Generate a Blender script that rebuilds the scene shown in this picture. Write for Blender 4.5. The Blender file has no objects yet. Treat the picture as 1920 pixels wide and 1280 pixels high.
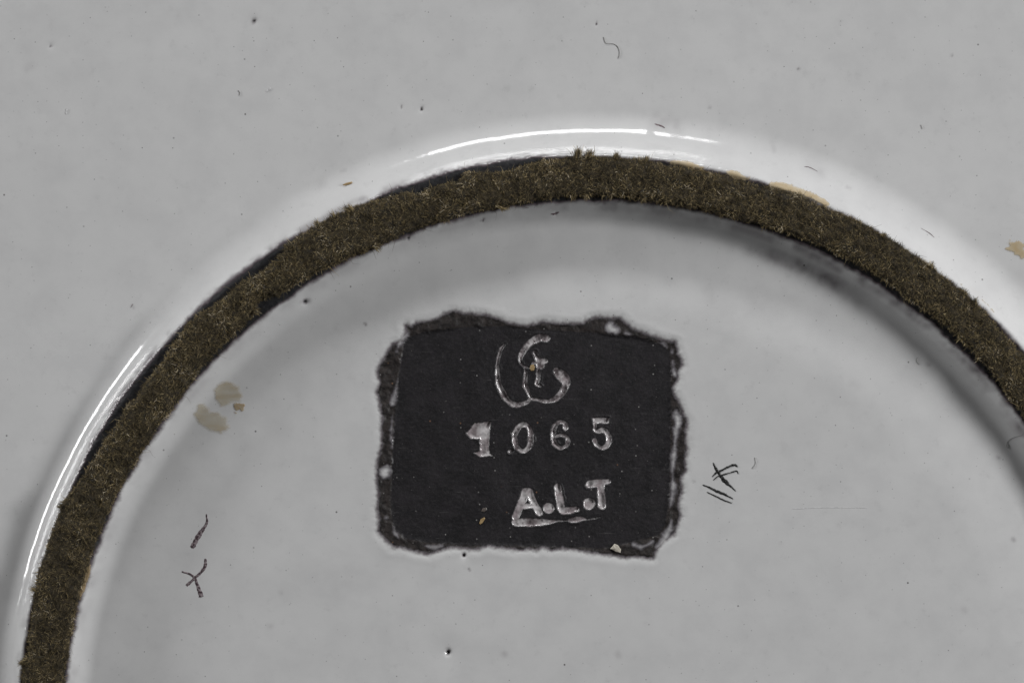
import bpy, math
import numpy as np

# ---------------------------------------------------------------- units: plan pixels -> metres
S = 5e-5                      # one photograph pixel on the base = 0.05 mm
D = 8000.0                    # camera height in those units (0.40 m)
CX, CY = 960.0, 640.0         # point below the lens
sc = bpy.context.scene
COL = sc.collection
rng = np.random.default_rng(11)

# ---------------------------------------------------------------- camera
cam = bpy.data.cameras.new('camera')
cam.sensor_width = 36.0
cam.lens = 36.0 * D / 1920.0
cam.clip_start = 0.01
cam.clip_end = 20.0
cam_o = bpy.data.objects.new('camera', cam)
cam_o.location = (0, 0, D * S)
COL.objects.link(cam_o)
sc.camera = cam_o

# ---------------------------------------------------------------- world and lamps (studio, no sky)
w = bpy.data.worlds.new('World')
sc.world = w
w.use_nodes = True
w.node_tree.nodes['Background'].inputs[0].default_value = (1.0, 1.0, 1.0, 1)
w.node_tree.nodes['Background'].inputs[1].default_value = 0.042


def softbox(name, az, el, dist, sx, sy, power, aim=(0, 0, 0)):
    a, e = math.radians(az), math.radians(el)
    L = bpy.data.lights.new(name, 'AREA')
    L.shape = 'RECTANGLE'
    L.size, L.size_y = sx, sy
    L.energy = power
    L.color = (1.0, 1.0, 1.0)
    o = bpy.data.objects.new(name, L)
    d = np.array([math.sin(a) * math.cos(e), math.cos(a) * math.cos(e), math.sin(e)])
    o.location = np.array(aim) + d * dist
    from mathutils import Vector
    o.rotation_euler = Vector((-d[0], -d[1], -d[2])).to_track_quat('-Z', 'Y').to_euler()
    COL.objects.link(o)
    return o


softbox('softbox_top', -3, 18, 0.9, 0.47, 0.11, 3.2)
softbox('softbox_left', -68, 11, 0.9, 0.46, 0.09, 3.7)
softbox('softbox_right', 78, 29, 0.9, 0.36, 0.16, 5.7)

vs = sc.view_settings
vs.view_transform = 'Standard'
vs.look = 'None'
vs.exposure = 0.0
vs.gamma = 1.0
vs.use_curve_mapping = False
sc.cycles.use_denoising = True


# ---------------------------------------------------------------- numpy noise and distance helpers
def vnoise(x, y, seed):
    r = np.random.default_rng(seed)
    T = r.random((256, 256)).astype(np.float32)
    xi, yi = np.floor(x).astype(np.int64), np.floor(y).astype(np.int64)
    fx, fy = x - xi, y - yi
    fx, fy = fx * fx * fx * (fx * (fx * 6 - 15) + 10), fy * fy * fy * (fy * (fy * 6 - 15) + 10)
    a, b = T[xi & 255, yi & 255], T[(xi + 1) & 255, yi & 255]
    c, d = T[xi & 255, (yi + 1) & 255], T[(xi + 1) & 255, (yi + 1) & 255]
    return (a * (1 - fx) + b * fx) * (1 - fy) + (c * (1 - fx) + d * fx) * fy


def fbm(x, y, scale, seed, octs=3):            # about -1 .. 1, feature size = scale
    x, y = np.asarray(x, float), np.asarray(y, float)
    o, amp, tot = 0, 1.0, 0.0
    for k in range(octs):
        f = 2.0 ** k / scale
        o = o + amp * (vnoise(x * f + 17.3 * k, y * f + 5.1 * k, seed + k) * 2 - 1)
        tot += amp
        amp *= 0.5
    return o / tot * 1.5


def sstep(a, b, x):
    t = np.clip((x - a) / (b - a), 0, 1)
    return t * t * (3 - 2 * t)


def poly_sdf(px, py, poly):                      # negative inside
    P = np.array(poly, float)
    Q = np.roll(P, -1, axis=0)
    d = np.full(px.shape, 1e18)
    ins = np.zeros(px.shape, bool)
    for (ax, ay), (bx, by) in zip(P, Q):
        ex, ey = bx - ax, by - ay
        wx, wy = px - ax, py - ay
        t = np.clip((wx * ex + wy * ey) / (ex * ex + ey * ey + 1e-9), 0, 1)
        d = np.minimum(d, (wx - ex * t) ** 2 + (wy - ey * t) ** 2)
        c = ((ay <= py) & (by > py)) | ((by <= py) & (ay > py))
        if abs(by - ay) > 1e-9:
            xi = ax + (py - ay) / (by - ay) * ex
            ins ^= c & (px < xi)
    d = np.sqrt(d)
    return np.where(ins, -d, d)


def stroke_sdf(px, py, pts):                     # tapered capsules (x, y, r), negative inside
    d = np.full(px.shape, 1e9)
    if len(pts) == 1:
        x, y, r = pts[0]
        return np.hypot(px - x, py - y) - r
    for (ax, ay, ar), (bx, by, br) in zip(pts[:-1], pts[1:]):
        ex, ey = bx - ax, by - ay
        wx, wy = px - ax, py - ay
        t = np.clip((wx * ex + wy * ey) / (ex * ex + ey * ey + 1e-9), 0, 1)
        d = np.minimum(d, np.hypot(wx - ex * t, wy - ey * t) - (ar + (br - ar) * t))
    return d


def smooth_stroke(pts, sub=5):                   # Catmull-Rom through the traced points
    if len(pts) < 3:
        return pts
    P = np.array(pts, float)
    closed = np.hypot(*(P[0, :2] - P[-1, :2])) < 1.5
    a = P[-2] if closed else 2 * P[0] - P[1]
    b = P[1] if closed else 2 * P[-1] - P[-2]
    Q = np.vstack([a, P, b])
    out = []
    for i in range(1, len(Q) - 2):
        p0, p1, p2, p3 = Q[i - 1], Q[i], Q[i + 1], Q[i + 2]
        for k in range(sub):
            t = k / sub
            v = .5 * (2 * p1 + (p2 - p0) * t + (2 * p0 - 5 * p1 + 4 * p2 - p3) * t * t + (3 * p1 - p0 - 3 * p2 + p3) * t ** 3)
            v[2] = max(v[2], .5)
            out.append(tuple(v))
    out.append(tuple(P[-1]))
    return out


def zm(pts, ox, oy, k):                          # traced coordinates -> plan pixels
    return [tuple([ox + p[0] * k, oy + p[1] * k] + [q * k for q in p[2:]]) for p in pts]


# ---------------------------------------------------------------- the shape of the base
HF = 34.0                                        # height of the foot above the inner floor
KF = 1 - HF / D                                  # the foot is nearer the lens than the floor
RX, RY = CX + (1112.5 - CX) * KF, CY + (1371.4 - CY) * KF
R_OUT, R_IN = 1079.0 * KF, 996.5 * KF
R_RIM, Z_RIM = 2450.0, -620.0

PANEL = zm([(210, 130), (235, 138), (260, 125), (330, 112), (380, 90), (430, 65), (480, 75), (540, 80), (600, 90), (650, 100),
            (690, 122), (740, 133), (790, 140), (830, 130), (870, 119), (930, 122), (1000, 128), (1060, 128), (1080, 110),
            (1130, 95), (1180, 100), (1235, 98), (1260, 125), (1290, 150), (1340, 165), (1400, 190), (1450, 210), (1495, 213),
            (1502, 245), (1500, 270), (1520, 290), (1525, 315), (1505, 350), (1503, 385), (1482, 430), (1495, 480), (1512, 505), (1530, 550),
            (1550, 590), (1545, 640), (1548, 720), (1535, 770), (1540, 820), (1518, 870), (1525, 930), (1505, 980), (1520, 1040),
            (1500, 1090), (1490, 1120), (1440, 1150), (1410, 1185), (1390, 1235), (1330, 1230), (1260, 1230), (1190, 1222),
            (1130, 1215), (1080, 1205), (1010, 1195), (960, 1190), (900, 1197), (865, 1182), (830, 1195), (760, 1195), (690, 1190),
            (650, 1185), (610, 1178), (560, 1190), (500, 1188), (440, 1183), (390, 1190), (350, 1205), (320, 1215), (260, 1205),
            (200, 1190), (150, 1185), (110, 1150), (80, 1110), (90, 1060), (75, 1000), (85, 930), (75, 870), (75, 820),
            (85, 770), (100, 700), (95, 620), (100, 560), (90, 500), (75, 450), (90, 400), (80, 350), (100, 300), (130, 250),
            (150, 225), (195, 205), (215, 165)], 680, 560, .3907)
INNER = zm([(220, 185), (300, 158), (450, 142), (560, 132), (700, 130), (780, 146), (900, 150), (1100, 162), (1300, 182), (1420, 215),
            (1472, 255), (1480, 400), (1478, 600), (1475, 800), (1470, 950), (1455, 1080), (1425, 1130), (1300, 1165), (1190, 1195),
            (1100, 1194), (700, 1184), (500, 1182), (300, 1168), (200, 1150), (150, 1100), (137, 1000), (140, 800), (150, 600),
            (165, 450), (182, 300), (203, 205)], 680, 560, .3907)
BLOBS = [zm(b, 680, 560, .3907) for b in (
    [(110, 832, 36)], [(1190, 140, 30), (1212, 150, 24)], [(1262, 166, 13), (1280, 172, 9)], [(166, 385, 7), (165, 430, 14), (148, 488, 23), (140, 512, 9)],
    [(115, 1050, 16)], [(146, 1095, 9), (160, 1125, 14), (175, 1150, 8)], [(1486, 256, 14)], [(1488, 300, 10), (1492, 340, 17), (1500, 370, 12)],
    [(1500, 545, 16), (1512, 580, 27), (1506, 630, 20), (1498, 690, 15), (1494, 760, 21), (1486, 835, 13), (1490, 895, 18), (1484, 960, 19), (1474, 1005, 8)],
    [(1480, 1065, 8), (1466, 1118, 25), (1440, 1165, 22), (1412, 1190, 12)], [(1390, 1165, 9), (1340, 1190, 13), (1300, 1180, 12)],
    [(146, 545, 6), (140, 600, 9), (142, 665, 12), (140, 715, 7)], [(300, 1185, 8), (345, 1192, 13), (380, 1186, 6)], [(215, 165, 12), (200, 190, 24), (175, 222, 20), (165, 250, 8)],
    [(1410, 208, 6), (1435, 218, 11), (1458, 232, 8)])]
G = (860, 600, .3204)
GLYPHS = [
    ('monogram', [[(268, 140, 4), (240, 190, 8), (227, 270, 8), (232, 360, 14), (262, 432, 16), (300, 480, 13), (340, 494, 15),
                   (390, 482, 10), (418, 456, 8), (402, 410, 10), (388, 372, 13), (394, 320, 9), (388, 270, 4)],
                  [(515, 104, 20), (470, 104, 20), (412, 138, 17), (378, 182, 16), (360, 232, 8), (378, 268, 3), (420, 280, 4)],
                  [(445, 192, 12), (462, 225, 15), (478, 262, 24)], [(478, 246, 20), (508, 237, 13)], [(478, 250, 12), (436, 250, 6)],
                  [(466, 290, 9), (466, 335, 11), (455, 372, 9), (478, 385, 3)],
                  [(578, 300, 23), (612, 332, 31), (632, 362, 20), (612, 412, 18), (572, 456, 15), (520, 474, 10), (460, 464, 9),
                   (418, 456, 8)]], []),
    ('digit', [], [[(45, 660), (95, 602), (188, 592), (183, 650), (178, 740), (182, 778), (200, 792), (128, 799), (92, 775), (126, 765),
                    (122, 694), (70, 692)]]),
    ('digit', [[(377, 610, 14), (345, 630, 15), (326, 675, 15), (336, 730, 15), (362, 762, 12), (392, 760, 12), (418, 725, 16),
                (422, 670, 16), (408, 625, 14), (377, 610, 14)]], []),
    ('digit', [[(626, 630, 16), (622, 604, 12), (596, 594, 11), (566, 612, 13), (552, 668, 14), (562, 722, 13), (598, 746, 12),
                (634, 728, 12), (638, 690, 11), (610, 672, 9), (568, 680, 8)]], []),
    ('digit', [[(796, 600, 9), (803, 648, 10), (850, 642, 14), (878, 675, 16), (876, 720, 16), (842, 746, 13), (806, 728, 12), (796, 700, 12)]],
     [[(782, 572), (880, 570), (878, 604), (798, 603), (790, 596)]]),
    ('letter', [[(393, 1005, 25), (362, 1080, 21), (335, 1150, 21)], [(412, 1005, 24), (440, 1070, 20), (472, 1124, 21)],
                [(355, 1088, 15), (440, 1084, 15)]], []),
    ('full_stop', [[(527, 1098, 32)]], []),
    ('letter', [[(578, 975, 20), (592, 1050, 22), (606, 1108, 22), (650, 1112, 20), (692, 1103, 16)]], []),
    ('full_stop', [[(763, 1073, 35)]], []),
    ('letter', [[(764, 960, 22), (815, 950, 21), (878, 942, 13)], [(832, 955, 22), (835, 1020, 22), (840, 1083, 24)]], []),
    ('underline', [[(335, 1182, 24), (420, 1182, 24), (500, 1180, 18), (565, 1174, 7)], [(565, 1176, 4), (640, 1170, 4)],
                   [(650, 1170, 10), (690, 1164, 17), (716, 1160, 12), (760, 1165, 3), (830, 1150, 2)]], []),
    ('drip', [[(300, 768, 10), (316, 762, 7)]], []),
]
PITS = [(840, 1222, 4.5, 6, 34), (870, 1040, 4, 3, 10), (573, 565, 4.5, 3, 12), (1042, 400, 2, 1.5, 8), (790, 203, 3, 2, 10),
        (475, 37, 3, 2, 10), (93, 84, 2.2, 1.5, 7), (752, 199, 2, 1, 6), (1119, 42, 2.2, 1, 8), (906, 413, 2, 1, 6), (767, 447, 3, 1.5, 8)]
# elongated dark flaws: x0, y0, x1, y1, width, strength
FLAWS = [(1225, 226, 1262, 232, 16, .22), (1520, 315, 1545, 325, 9, .12),
         (1451, 270, 1453, 282, 4, .16),
         (1590, 350, 1596, 352, 3, .3), (563, 566, 582, 563, 4, .35), (902, 414, 909, 411, 3, .55), (760, 448, 778, 445, 4, .4),
         (596, 345, 604, 341, 9, .16), (640, 320, 645, 318, 3, .35), (80, 300, 84, 304, 20, .05), (50, 128, 54, 124, 9, .12), (245, 572, 250, 578, 2, .4),
         (1412, 470, 1445, 480, 12, .28), (1450, 482, 1500, 498, 13, .42), (1500, 500, 1565, 528, 13, .40), (1545, 522, 1600, 552, 20, .25),
         (1420, 560, 1424, 566, 30, .07), (1330, 545, 1334, 560, 14, .09), (1360, 590, 1366, 596, 22, .06), (1480, 555, 1490, 560, 20, .07),
         (945, 1224, 948, 1226, 6, .22), (1158, 1225, 1160, 1228, 6, .22), (505, 1172, 507, 1172, 6, .18), (1899, 1010, 1901, 1012, 4, .4),
         (1808, 1142, 1810, 1144, 7, .2), (1300, 900, 1302, 902, 1.5, .4), (525, 1108, 527, 1110, 4, .3), (879, 1066, 881, 1068, 2, .6),
         (1600, 720, 1606, 724, 10, .08), (1740, 683, 1742, 684, 4, .3), (1872, 857, 1874, 858, 4, .3), (684, 606, 686, 609, 2, .7),
         (1700, 970, 1720, 985, 30, .05), (1400, 1200, 1430, 1210, 40, .04), (615, 1085, 640, 1100, 40, .05), (985, 214, 988, 218, 3, .1),
         (475, 36, 473, 40, 4, .55), (1499, 127, 1500, 128, 2.4, .6), (1332, 200, 1333, 200, 2.5, .45), (1788, 101, 1789, 102, 1.6, .7)]


TQ = np.linspace(0, 1, 401)


def flank_table(st, p, tail):
    tq = np.tan(np.arcsin(st * TQ ** p * (1 - np.exp(-(TQ / tail) ** 1.5))))
    return np.concatenate([[0], np.cumsum((tq[1:] + tq[:-1]) / 2) * (TQ[1] - TQ[0])])


OUT_T = flank_table(.86, .5, .24)
IN_T = flank_table(.86, .4, .3)


def azimuth(X, Y):
    return np.degrees(np.arctan2(X - RX, RY - Y))


def base_field(X, Y):
    """height without the panel, plus the signed distance to the bare clay of the foot (positive = glaze)."""
    r = np.hypot(X - RX, Y - RY)
    az = azimuth(X, Y)
    wob = fbm(X, Y, 120, 3) * 1.2
    wo = np.interp(az, [-180, -85, -72, -52, -25, 0, 45, 120, 180], [76, 48, 53, 66, 85, 90, 96, 88, 76])
    # clay ring, ragged glaze edges; the glaze reaches further in on the right
    shift = np.interp(az, [-180, -84, -66, -61, -31, -28, -23, -20, -6, -1, 60, 180], [-4, -4, -4, 2, 4, -2, -3, 1, 2, -7, -7, -4])
    rag = fbm(X, Y, 34, 21) * 2.6 + fbm(X, Y, 11, 25, 2) * 1.5
    mid = (R_OUT + R_IN) / 2
    g = np.where(r > mid, r - R_OUT - shift, R_IN - r) + rag
    # outer flank: steep below the lip, swept into the outer floor
    r0 = R_OUT + 4 + wob
    q = np.clip((r0 + wo - r) / wo, 0, 1)
    flank = HF - 3 - wo * OUT_T[-1] + wo * np.interp(q, TQ, OUT_T)
    far = np.clip(r - r0 - wo, 0, None)
    outer = flank - far * 0.012 - (np.clip(r - 1700, 0, None) / 750.0) ** 2.2 * 420
    # inner flank
    ri = R_IN - 4 - wob
    wi = 50.0
    qi = np.clip((r - (ri - wi)) / wi, 0, 1)
    dip = np.interp(az, [-180, -90, -50, -10, 30, 90, 180], [6, 2, 5, 13, 15, 10, 6])
    inner = np.interp(qi, TQ, IN_T) * (HF - 4 + dip) / IN_T[-1] - dip * sstep(780, 950, r)
    mid = (R_OUT + R_IN) / 2
    h = np.where(r > mid, outer, inner)
    # flat top of the foot with rounded shoulders
    sh = np.where(r > mid, np.clip(r - (R_OUT - 3), 0, None), np.clip((R_IN + 3) - r, 0, None))
    top = HF - 0.09 * sh ** 2
    on = (r < r0) & (r > ri)
    h = np.where(on, np.maximum(top, np.where(r > mid, HF - 3, HF - 4)), h)
    # glaze layer: thin at the ragged edge, a fat bead behind it
    gl = np.clip(g, 0, None)
    h = h + 3.0 * (1 - np.exp(-gl / 3.0)) + 0.6 * np.clip(.1 + 1.2 * fbm(X, Y, 46, 27, 2), 0, 1.1) * np.exp(-((g - 8) / 5.0) ** 2)
    clay = (g < 0)
    h = h + np.where(clay, fbm(X, Y, 9, 31) * 0.7, 0)
    # long soft undulation of the glaze
    h = h + fbm(X, Y, 240, 41, 2) * 1.2 + fbm(X, Y, 60, 45, 2) * 0.2 + fbm(X, Y, 19, 47, 2) * 0.05
    # glaze bumps added to break the top highlight and catch a faint swirl reflection
    h = h + 1.5 * np.exp(-(((X - 1208) / 15) ** 2 + ((Y - 246) / 22) ** 2))
    h = h + 0.9 * np.exp(-(((X - 1236) / 20) ** 2 + ((Y - 271 - (X - 1236) * .12) / 5.5) ** 2))
    return h, g, r


def panel_field(X, Y, h):
    """press the stamped panel and its lettering into h; returns h, clay distance, part id, letter distance"""
    rag = fbm(X, Y, 16, 51) * 1.6 + fbm(X, Y, 5, 55, 2) * 1.1
    dp = poly_sdf(X, Y, PANEL) + rag                # <0 clay
    di = poly_sdf(X, Y, INNER) + fbm(X, Y, 12, 61) * 2.0 + fbm(X, Y, 4, 63, 2) * 1.2
    gp = dp.copy()
    db = np.full(X.shape, 1e9)
    for b_ in BLOBS:
        db = np.minimum(db, stroke_sdf(X, Y, smooth_stroke(b_)))
    db = db + fbm(X, Y, 13, 65) * 2.8
    db = np.maximum(db, -di - 1.0)
    gp = np.maximum(gp, -db * 0.8 - 0.4)           # blobs: thin glaze on the rim
    # levels: the slab sinks in two steps
    h = h - 2.8 * sstep(20, -8, dp) - 1.0 * sstep(5.5, -6.0, di)
    h = h + 0.5 * np.exp(-((dp - 14) / 9.0) ** 2)
    rim = sstep(0, -2, dp) * sstep(-1, 2, di)
    h = h + rim * (fbm(X, Y, 16, 71) * 1.3 + 0.3) + 0.8 * sstep(1.5, -5, db) * sstep(1, -2, dp)
    slab = sstep(-1, -5, di)
    h = h + slab * (fbm(X, Y, 90, 75) * 0.9 + fbm(X, Y, 6, 77) * 0.14)
    pid = np.where(gp < 0, 2, 0)
    pid = np.where((dp < 1.0) & (pid == 0), 2, pid)
    dl_all = np.full(X.shape, 1e9)
    for i, (nm, strokes, polys) in enumerate(GLYPHS):
        d = np.full(X.shape, 1e9)
        for s_ in strokes:
            d = np.minimum(d, stroke_sdf(X, Y, smooth_stroke(zm(s_, *G))))
        for p_ in polys:
            d = np.minimum(d, poly_sdf(X, Y, zm(p_, *G)))
        d = d + fbm(X, Y, 7, 81 + i) * 0.8 - (.7 if i == 0 else .2)
        pid = np.where(d < 0.4, 10 + i, pid)
        dl_all = np.minimum(dl_all, d)
    # groove with pooled glaze: steep walls, nearly level pool; a faint burr of clay round it
    depth = 4.4 * np.clip(.85 + .45 * fbm(X, Y, 18, 91), .35, 1.3)
    h = h - depth * (1 - np.exp(np.clip(dl_all - .4, None, 0) / 2.2)) + np.clip(fbm(X, Y, 15, 95), 0, 1) * np.exp(-((dl_all - 2.4) / 1.8) ** 2)
    return h, gp, pid, dl_all


def full_field(X, Y):
    h, gf, r = base_field(X, Y)
    g = np.clip(gf, -60, 60)
    pid = np.where(gf < 0, 1, 0)
    let = np.full(X.shape, 30.0)
    m = (X > 640) & (X < 1350) & (Y > 510) & (Y < 1110)
    if m.any():
        hh, gp, pp, dl = panel_field(X[m], Y[m], h[m])
        h[m] = hh
        g[m] = np.minimum(g[m], np.clip(gp, -60, 60))
        pid[m] = np.where(pp > 0, pp, pid[m])
        let[m] = np.clip(dl, -30, 30)
    dark = np.zeros(X.shape)
    THIN = (.55, .15, .48, .52, .40, .0, .15, .1, .2, .1, .4, .3)      # how starved of glaze each stamp is
    if m.any():
        dm = np.zeros(dl.shape)
        for i_, v_ in enumerate(THIN):
            dm[pp == 10 + i_] = v_
        thin_letters = np.zeros(X.shape)
        thin_letters[m] = dm
    else:
        thin_letters = np.zeros(X.shape)
    for (x, y, rr, dep, wid) in PITS:
        q = np.hypot(X - x, Y - y)
        h = h - dep * np.exp(-(q / (rr * 1.1)) ** 2) - 0.35 * dep * np.exp(-(q / wid) ** 2)
        dark = np.maximum(dark, 1.1 * np.exp(-(q / rr) ** 4))
    jit = 0.75 + 0.5 * fbm(X, Y, 14, 101)
    for (x0, y0, x1, y1, wd, stg) in FLAWS:
        bx = (X > min(x0, x1) - 3 * wd - 4) & (X < max(x0, x1) + 3 * wd + 4) & (Y > min(y0, y1) - 3 * wd - 4) & (Y < max(y0, y1) + 3 * wd + 4)
        if bx.any():
            d = stroke_sdf(X[bx], Y[bx], [(x0, y0, 0), (x1, y1, 0)])
            v = stg * np.exp(-(d / max(wd, 2.2)) ** 2) * np.clip(jit[bx], 0, 1.4)
            dark[bx] = 1 - (1 - dark[bx]) * (1 - np.clip(v, 0, 1))
    # thin mauve glaze on the inner wall, where the clay grins through
    az = azimuth(X, Y)
    band = np.exp(-((r - (R_IN - 12)) / 11.0) ** 2) * (r < R_IN + 2)
    side = np.interp(az, [-90, -40, -10, 5, 30, 60], [.35, .25, .3, .6, 1, 1])
    dark = np.maximum(dark, band * side * np.clip(0.32 + 0.55 * fbm(X, Y, 30, 111), 0, .75))
    bando = np.exp(-((r - (R_OUT + 9)) / 7.0) ** 2) * (r > R_OUT - 2)
    sideo = np.interp(az, [-90, -62, -50, -30, -5, 2, 60], [.2, .5, .9, .7, .3, .05, .05])
    dark = np.maximum(dark, bando * sideo * np.clip(0.25 + 0.8 * fbm(X, Y, 22, 121), 0, .7))
    dark = np.where(pid >= 10, thin_letters, dark)
    return h, g, pid, let, dark


def surf(px, py):
    """height of the finished surface at scattered points"""
    return full_field(np.asarray(px, float), np.asarray(py, float))[0]


# ---------------------------------------------------------------- mesh + material helpers
def to_world(X, Y, Z):
    return np.stack([(np.asarray(X) - CX) * S, (CY - np.asarray(Y)) * S, np.asarray(Z) * S], -1)


ROOT_LOC = np.array([(RX - CX) * S, (CY - RY) * S, Z_RIM * S])


def make_mesh(name, verts, faces, mat, parent=None, attrs=None, smooth=True):
    verts = np.asarray(verts, np.float32).reshape(-1, 3)
    faces = np.asarray(faces, np.int32)
    k = faces.shape[1]
    me = bpy.data.meshes.new(name)
    me.vertices.add(len(verts))
    me.vertices.foreach_set('co', verts.ravel())
    me.loops.add(faces.size)
    me.loops.foreach_set('vertex_index', faces.ravel())
    me.polygons.add(len(faces))
    me.polygons.foreach_set('loop_start', np.arange(0, faces.size, k, dtype=np.int32))
    me.polygons.foreach_set('use_smooth', np.full(len(faces), smooth))
    for an, (typ, val) in (attrs or {}).items():
        a = me.attributes.new(an, typ, 'POINT')
        key = 'color' if typ == 'FLOAT_COLOR' else 'value'
        a.data.foreach_set(key, np.asarray(val, np.float32).ravel())
    me.update(calc_edges=True)
    me.validate()
    if mat:
        me.materials.append(mat)
    o = bpy.data.objects.new(name, me)
    COL.objects.link(o)
    if parent is not None:
        o.parent = parent
        if parent.type == 'EMPTY':
            o.location = -np.array(parent.location)
    return o


def tag(o, label=None, cat=None, group=None, kind=None):
    if label: o['label'] = label
    if cat: o['category'] = cat
    if group: o['group'] = group
    if kind: o['kind'] = kind
    return o


class NT:
    def __init__(self, name):
        self.m = bpy.data.materials.new(name)
        self.m.use_nodes = True
        self.t = self.m.node_tree
        self.t.nodes.clear()
        self.out = self.t.nodes.new('ShaderNodeOutputMaterial')

    def n(self, typ, **kw):
        nd = self.t.nodes.new(typ)
        for k_, v in kw.items():
            setattr(nd, k_, v)
        return nd

    def put(self, sock, v):
        if isinstance(v, bpy.types.NodeSocket):
            self.t.links.new(v, sock)
        else:
            sock.default_value = v

    def math(self, op, a, b=0.0, clamp=False):
        nd = self.n('ShaderNodeMath', operation=op, use_clamp=clamp)
        self.put(nd.inputs[0], a)
        self.put(nd.inputs[1], b)
        return nd.outputs[0]

    def mix(self, f, a, b):
        nd = self.n('ShaderNodeMix', data_type='RGBA')
        self.put(nd.inputs[0], f)
        self.put(nd.inputs[6], a)
        self.put(nd.inputs[7], b)
        return nd.outputs[2]

    def step(self, x, lo, hi):
        nd = self.n('ShaderNodeMapRange', interpolation_type='SMOOTHSTEP', clamp=True)
        self.put(nd.inputs[0], x)
        nd.inputs[1].default_value, nd.inputs[2].default_value = lo, hi
        return nd.outputs[0]

    def attr(self, nm, col=False):
        nd = self.n('ShaderNodeAttribute', attribute_name=nm)
        return nd.outputs['Color'] if col else nd.outputs['Fac']

    def coords(self):
        tc = self.n('ShaderNodeTexCoord')
        vm = self.n('ShaderNodeVectorMath', operation='SCALE')
        self.t.links.new(tc.outputs['Object'], vm.inputs[0])
        vm.inputs['Scale'].default_value = 1 / S
        return vm.outputs[0]

    def noise(self, co, size, detail=3, rough=.55):
        nd = self.n('ShaderNodeTexNoise')
        self.t.links.new(co, nd.inputs['Vector'])
        nd.inputs['Scale'].default_value = 1.0 / size
        nd.inputs['Detail'].default_value = detail
        nd.inputs['Roughness'].default_value = rough
        return nd.outputs['Fac']

    def bsdf(self, **kw):
        b = self.n('ShaderNodeBsdfPrincipled')
        for k_, v in kw.items():
            self.put(b.inputs[k_.replace('_', ' ')], v)
        return b

    def finish(self, sh):
        self.t.links.new(sh, self.out.inputs['Surface'])
        return self.m


def rgb(r, g, b):
    return (r, g, b, 1.0)


WHITE = rgb(.70, .70, .70)
THICK = rgb(.76, .76, .76)
MAUVE = rgb(.105, .085, .095)
CLAY = rgb(.0145, .0134, .0148)


def ceramic_material():
    t = NT('glazed black clay')
    co = t.coords()
    g, let, dark = t.attr('glaze'), t.attr('letter'), t.attr('dark')
    fine = t.math('SUBTRACT', t.noise(co, 3.5, 3), .5)
    med = t.math('SUBTRACT', t.noise(co, 14, 3), .5)
    ge = t.math('ADD', g, t.math('ADD', t.math('MULTIPLY', fine, 1.7), t.math('MULTIPLY', med, 3.0)))
    # glaze colour: faint mottling, whiter where it pools next to the panel, specks
    mott = t.step(t.noise(co, 70, 4, .6), .35, .75)
    mott2 = t.step(t.noise(co, 420, 2), .3, .7)
    white = t.mix(t.math('MULTIPLY', mott, .45), WHITE, rgb(.585, .585, .59))
    white = t.mix(t.math('MULTIPLY', mott2, .18), white, rgb(.60, .60, .60))
    white = t.mix(t.math('MULTIPLY', t.step(t.noise(co, 26, 4, .7),   .56, .80), .24), white, rgb(.42, .42, .42))
    white = t.mix(t.math('MULTIPLY', t.step(t.noise(co, 2.0, 2, .8), .4, .8), .10), white, rgb(.50, .50, .50))
    for size, rad, keep, strg in ((52, .024, .62, .75), (23, .045, .76, .55), (150, .013, .55, .95)):
        v = t.n('ShaderNodeTexVoronoi', feature='F1', voronoi_dimensions='2D')
        t.t.links.new(co, v.inputs['Vector'])
        v.inputs['Scale'].default_value = 1.0 / size
        sp = t.n('ShaderNodeSeparateColor')
        t.t.links.new(v.outputs['Color'], sp.inputs[0])
        d = t.step(v.outputs['Distance'], rad * 1.25, rad * .35)
        k = t.math('GREATER_THAN', sp.outputs[0], keep)
        f = t.math('MULTIPLY', t.math('MULTIPLY', d, k), t.math('MULTIPLY', sp.outputs[1], strg))
        white = t.mix(f, white, rgb(.05, .045, .045))
    # thin glaze -> mauve -> bare clay
    rough_clay = t.step(t.noise(co, 5, 4, .7), .3, .75)
    clay = t.mix(rough_clay, rgb(.018, .018, .020), rgb(.036, .036, .039))
    thin = t.mix(t.step(ge, .5, 10.5), MAUVE, white)
    thin = t.mix(t.step(ge, -1.0, 1.6), clay, thin)
    thin = t.mix(t.math('MINIMUM', dark, 1.0), thin, t.mix(t.step(dark, .5, .95), rgb(.085, .062, .075), rgb(.014, .012, .013)))
    # glaze lying in the lettering
    le = t.math('ADD', let, t.math('MULTIPLY', fine, 2.4))
    pool = t.step(t.noise(co, 26, 3, .6), .36, .62)
    lc = t.mix(pool, rgb(.34, .295, .305), rgb(.62, .595, .60))
    lc = t.mix(t.step(t.noise(co, 9, 2), .66, .76), lc, rgb(.05, .04, .04))
    inl = t.step(le, .6, -2.2)
    col = t.mix(inl, thin, lc)
    isg = t.math('MAXIMUM', t.step(ge, -.5, 2.5), inl)
    rgh = t.math('SUBTRACT', .50, t.math('MULTIPLY', isg, .40))
    spec = t.math('ADD', .30, t.math('MULTIPLY', isg, .2))
    # relief of the bare clay only
    bmp = t.n('ShaderNodeBump')
    bmp.inputs['Distance'].default_value = S * 1.0
    t.put(bmp.inputs['Strength'], t.math('ADD', .03, t.math('MULTIPLY', t.math('SUBTRACT', 1.0, isg), .75)))
    t.put(bmp.inputs['Height'], t.math('ADD', t.noise(co, 3.0, 4, .7), t.math('MULTIPLY', t.noise(co, 16, 2), 1.5)))
    b = t.bsdf(Base_Color=col, Roughness=rgh, IOR=1.5, Specular_IOR_Level=spec, Normal=bmp.outputs[0])
    return t.finish(b.outputs[0])


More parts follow.
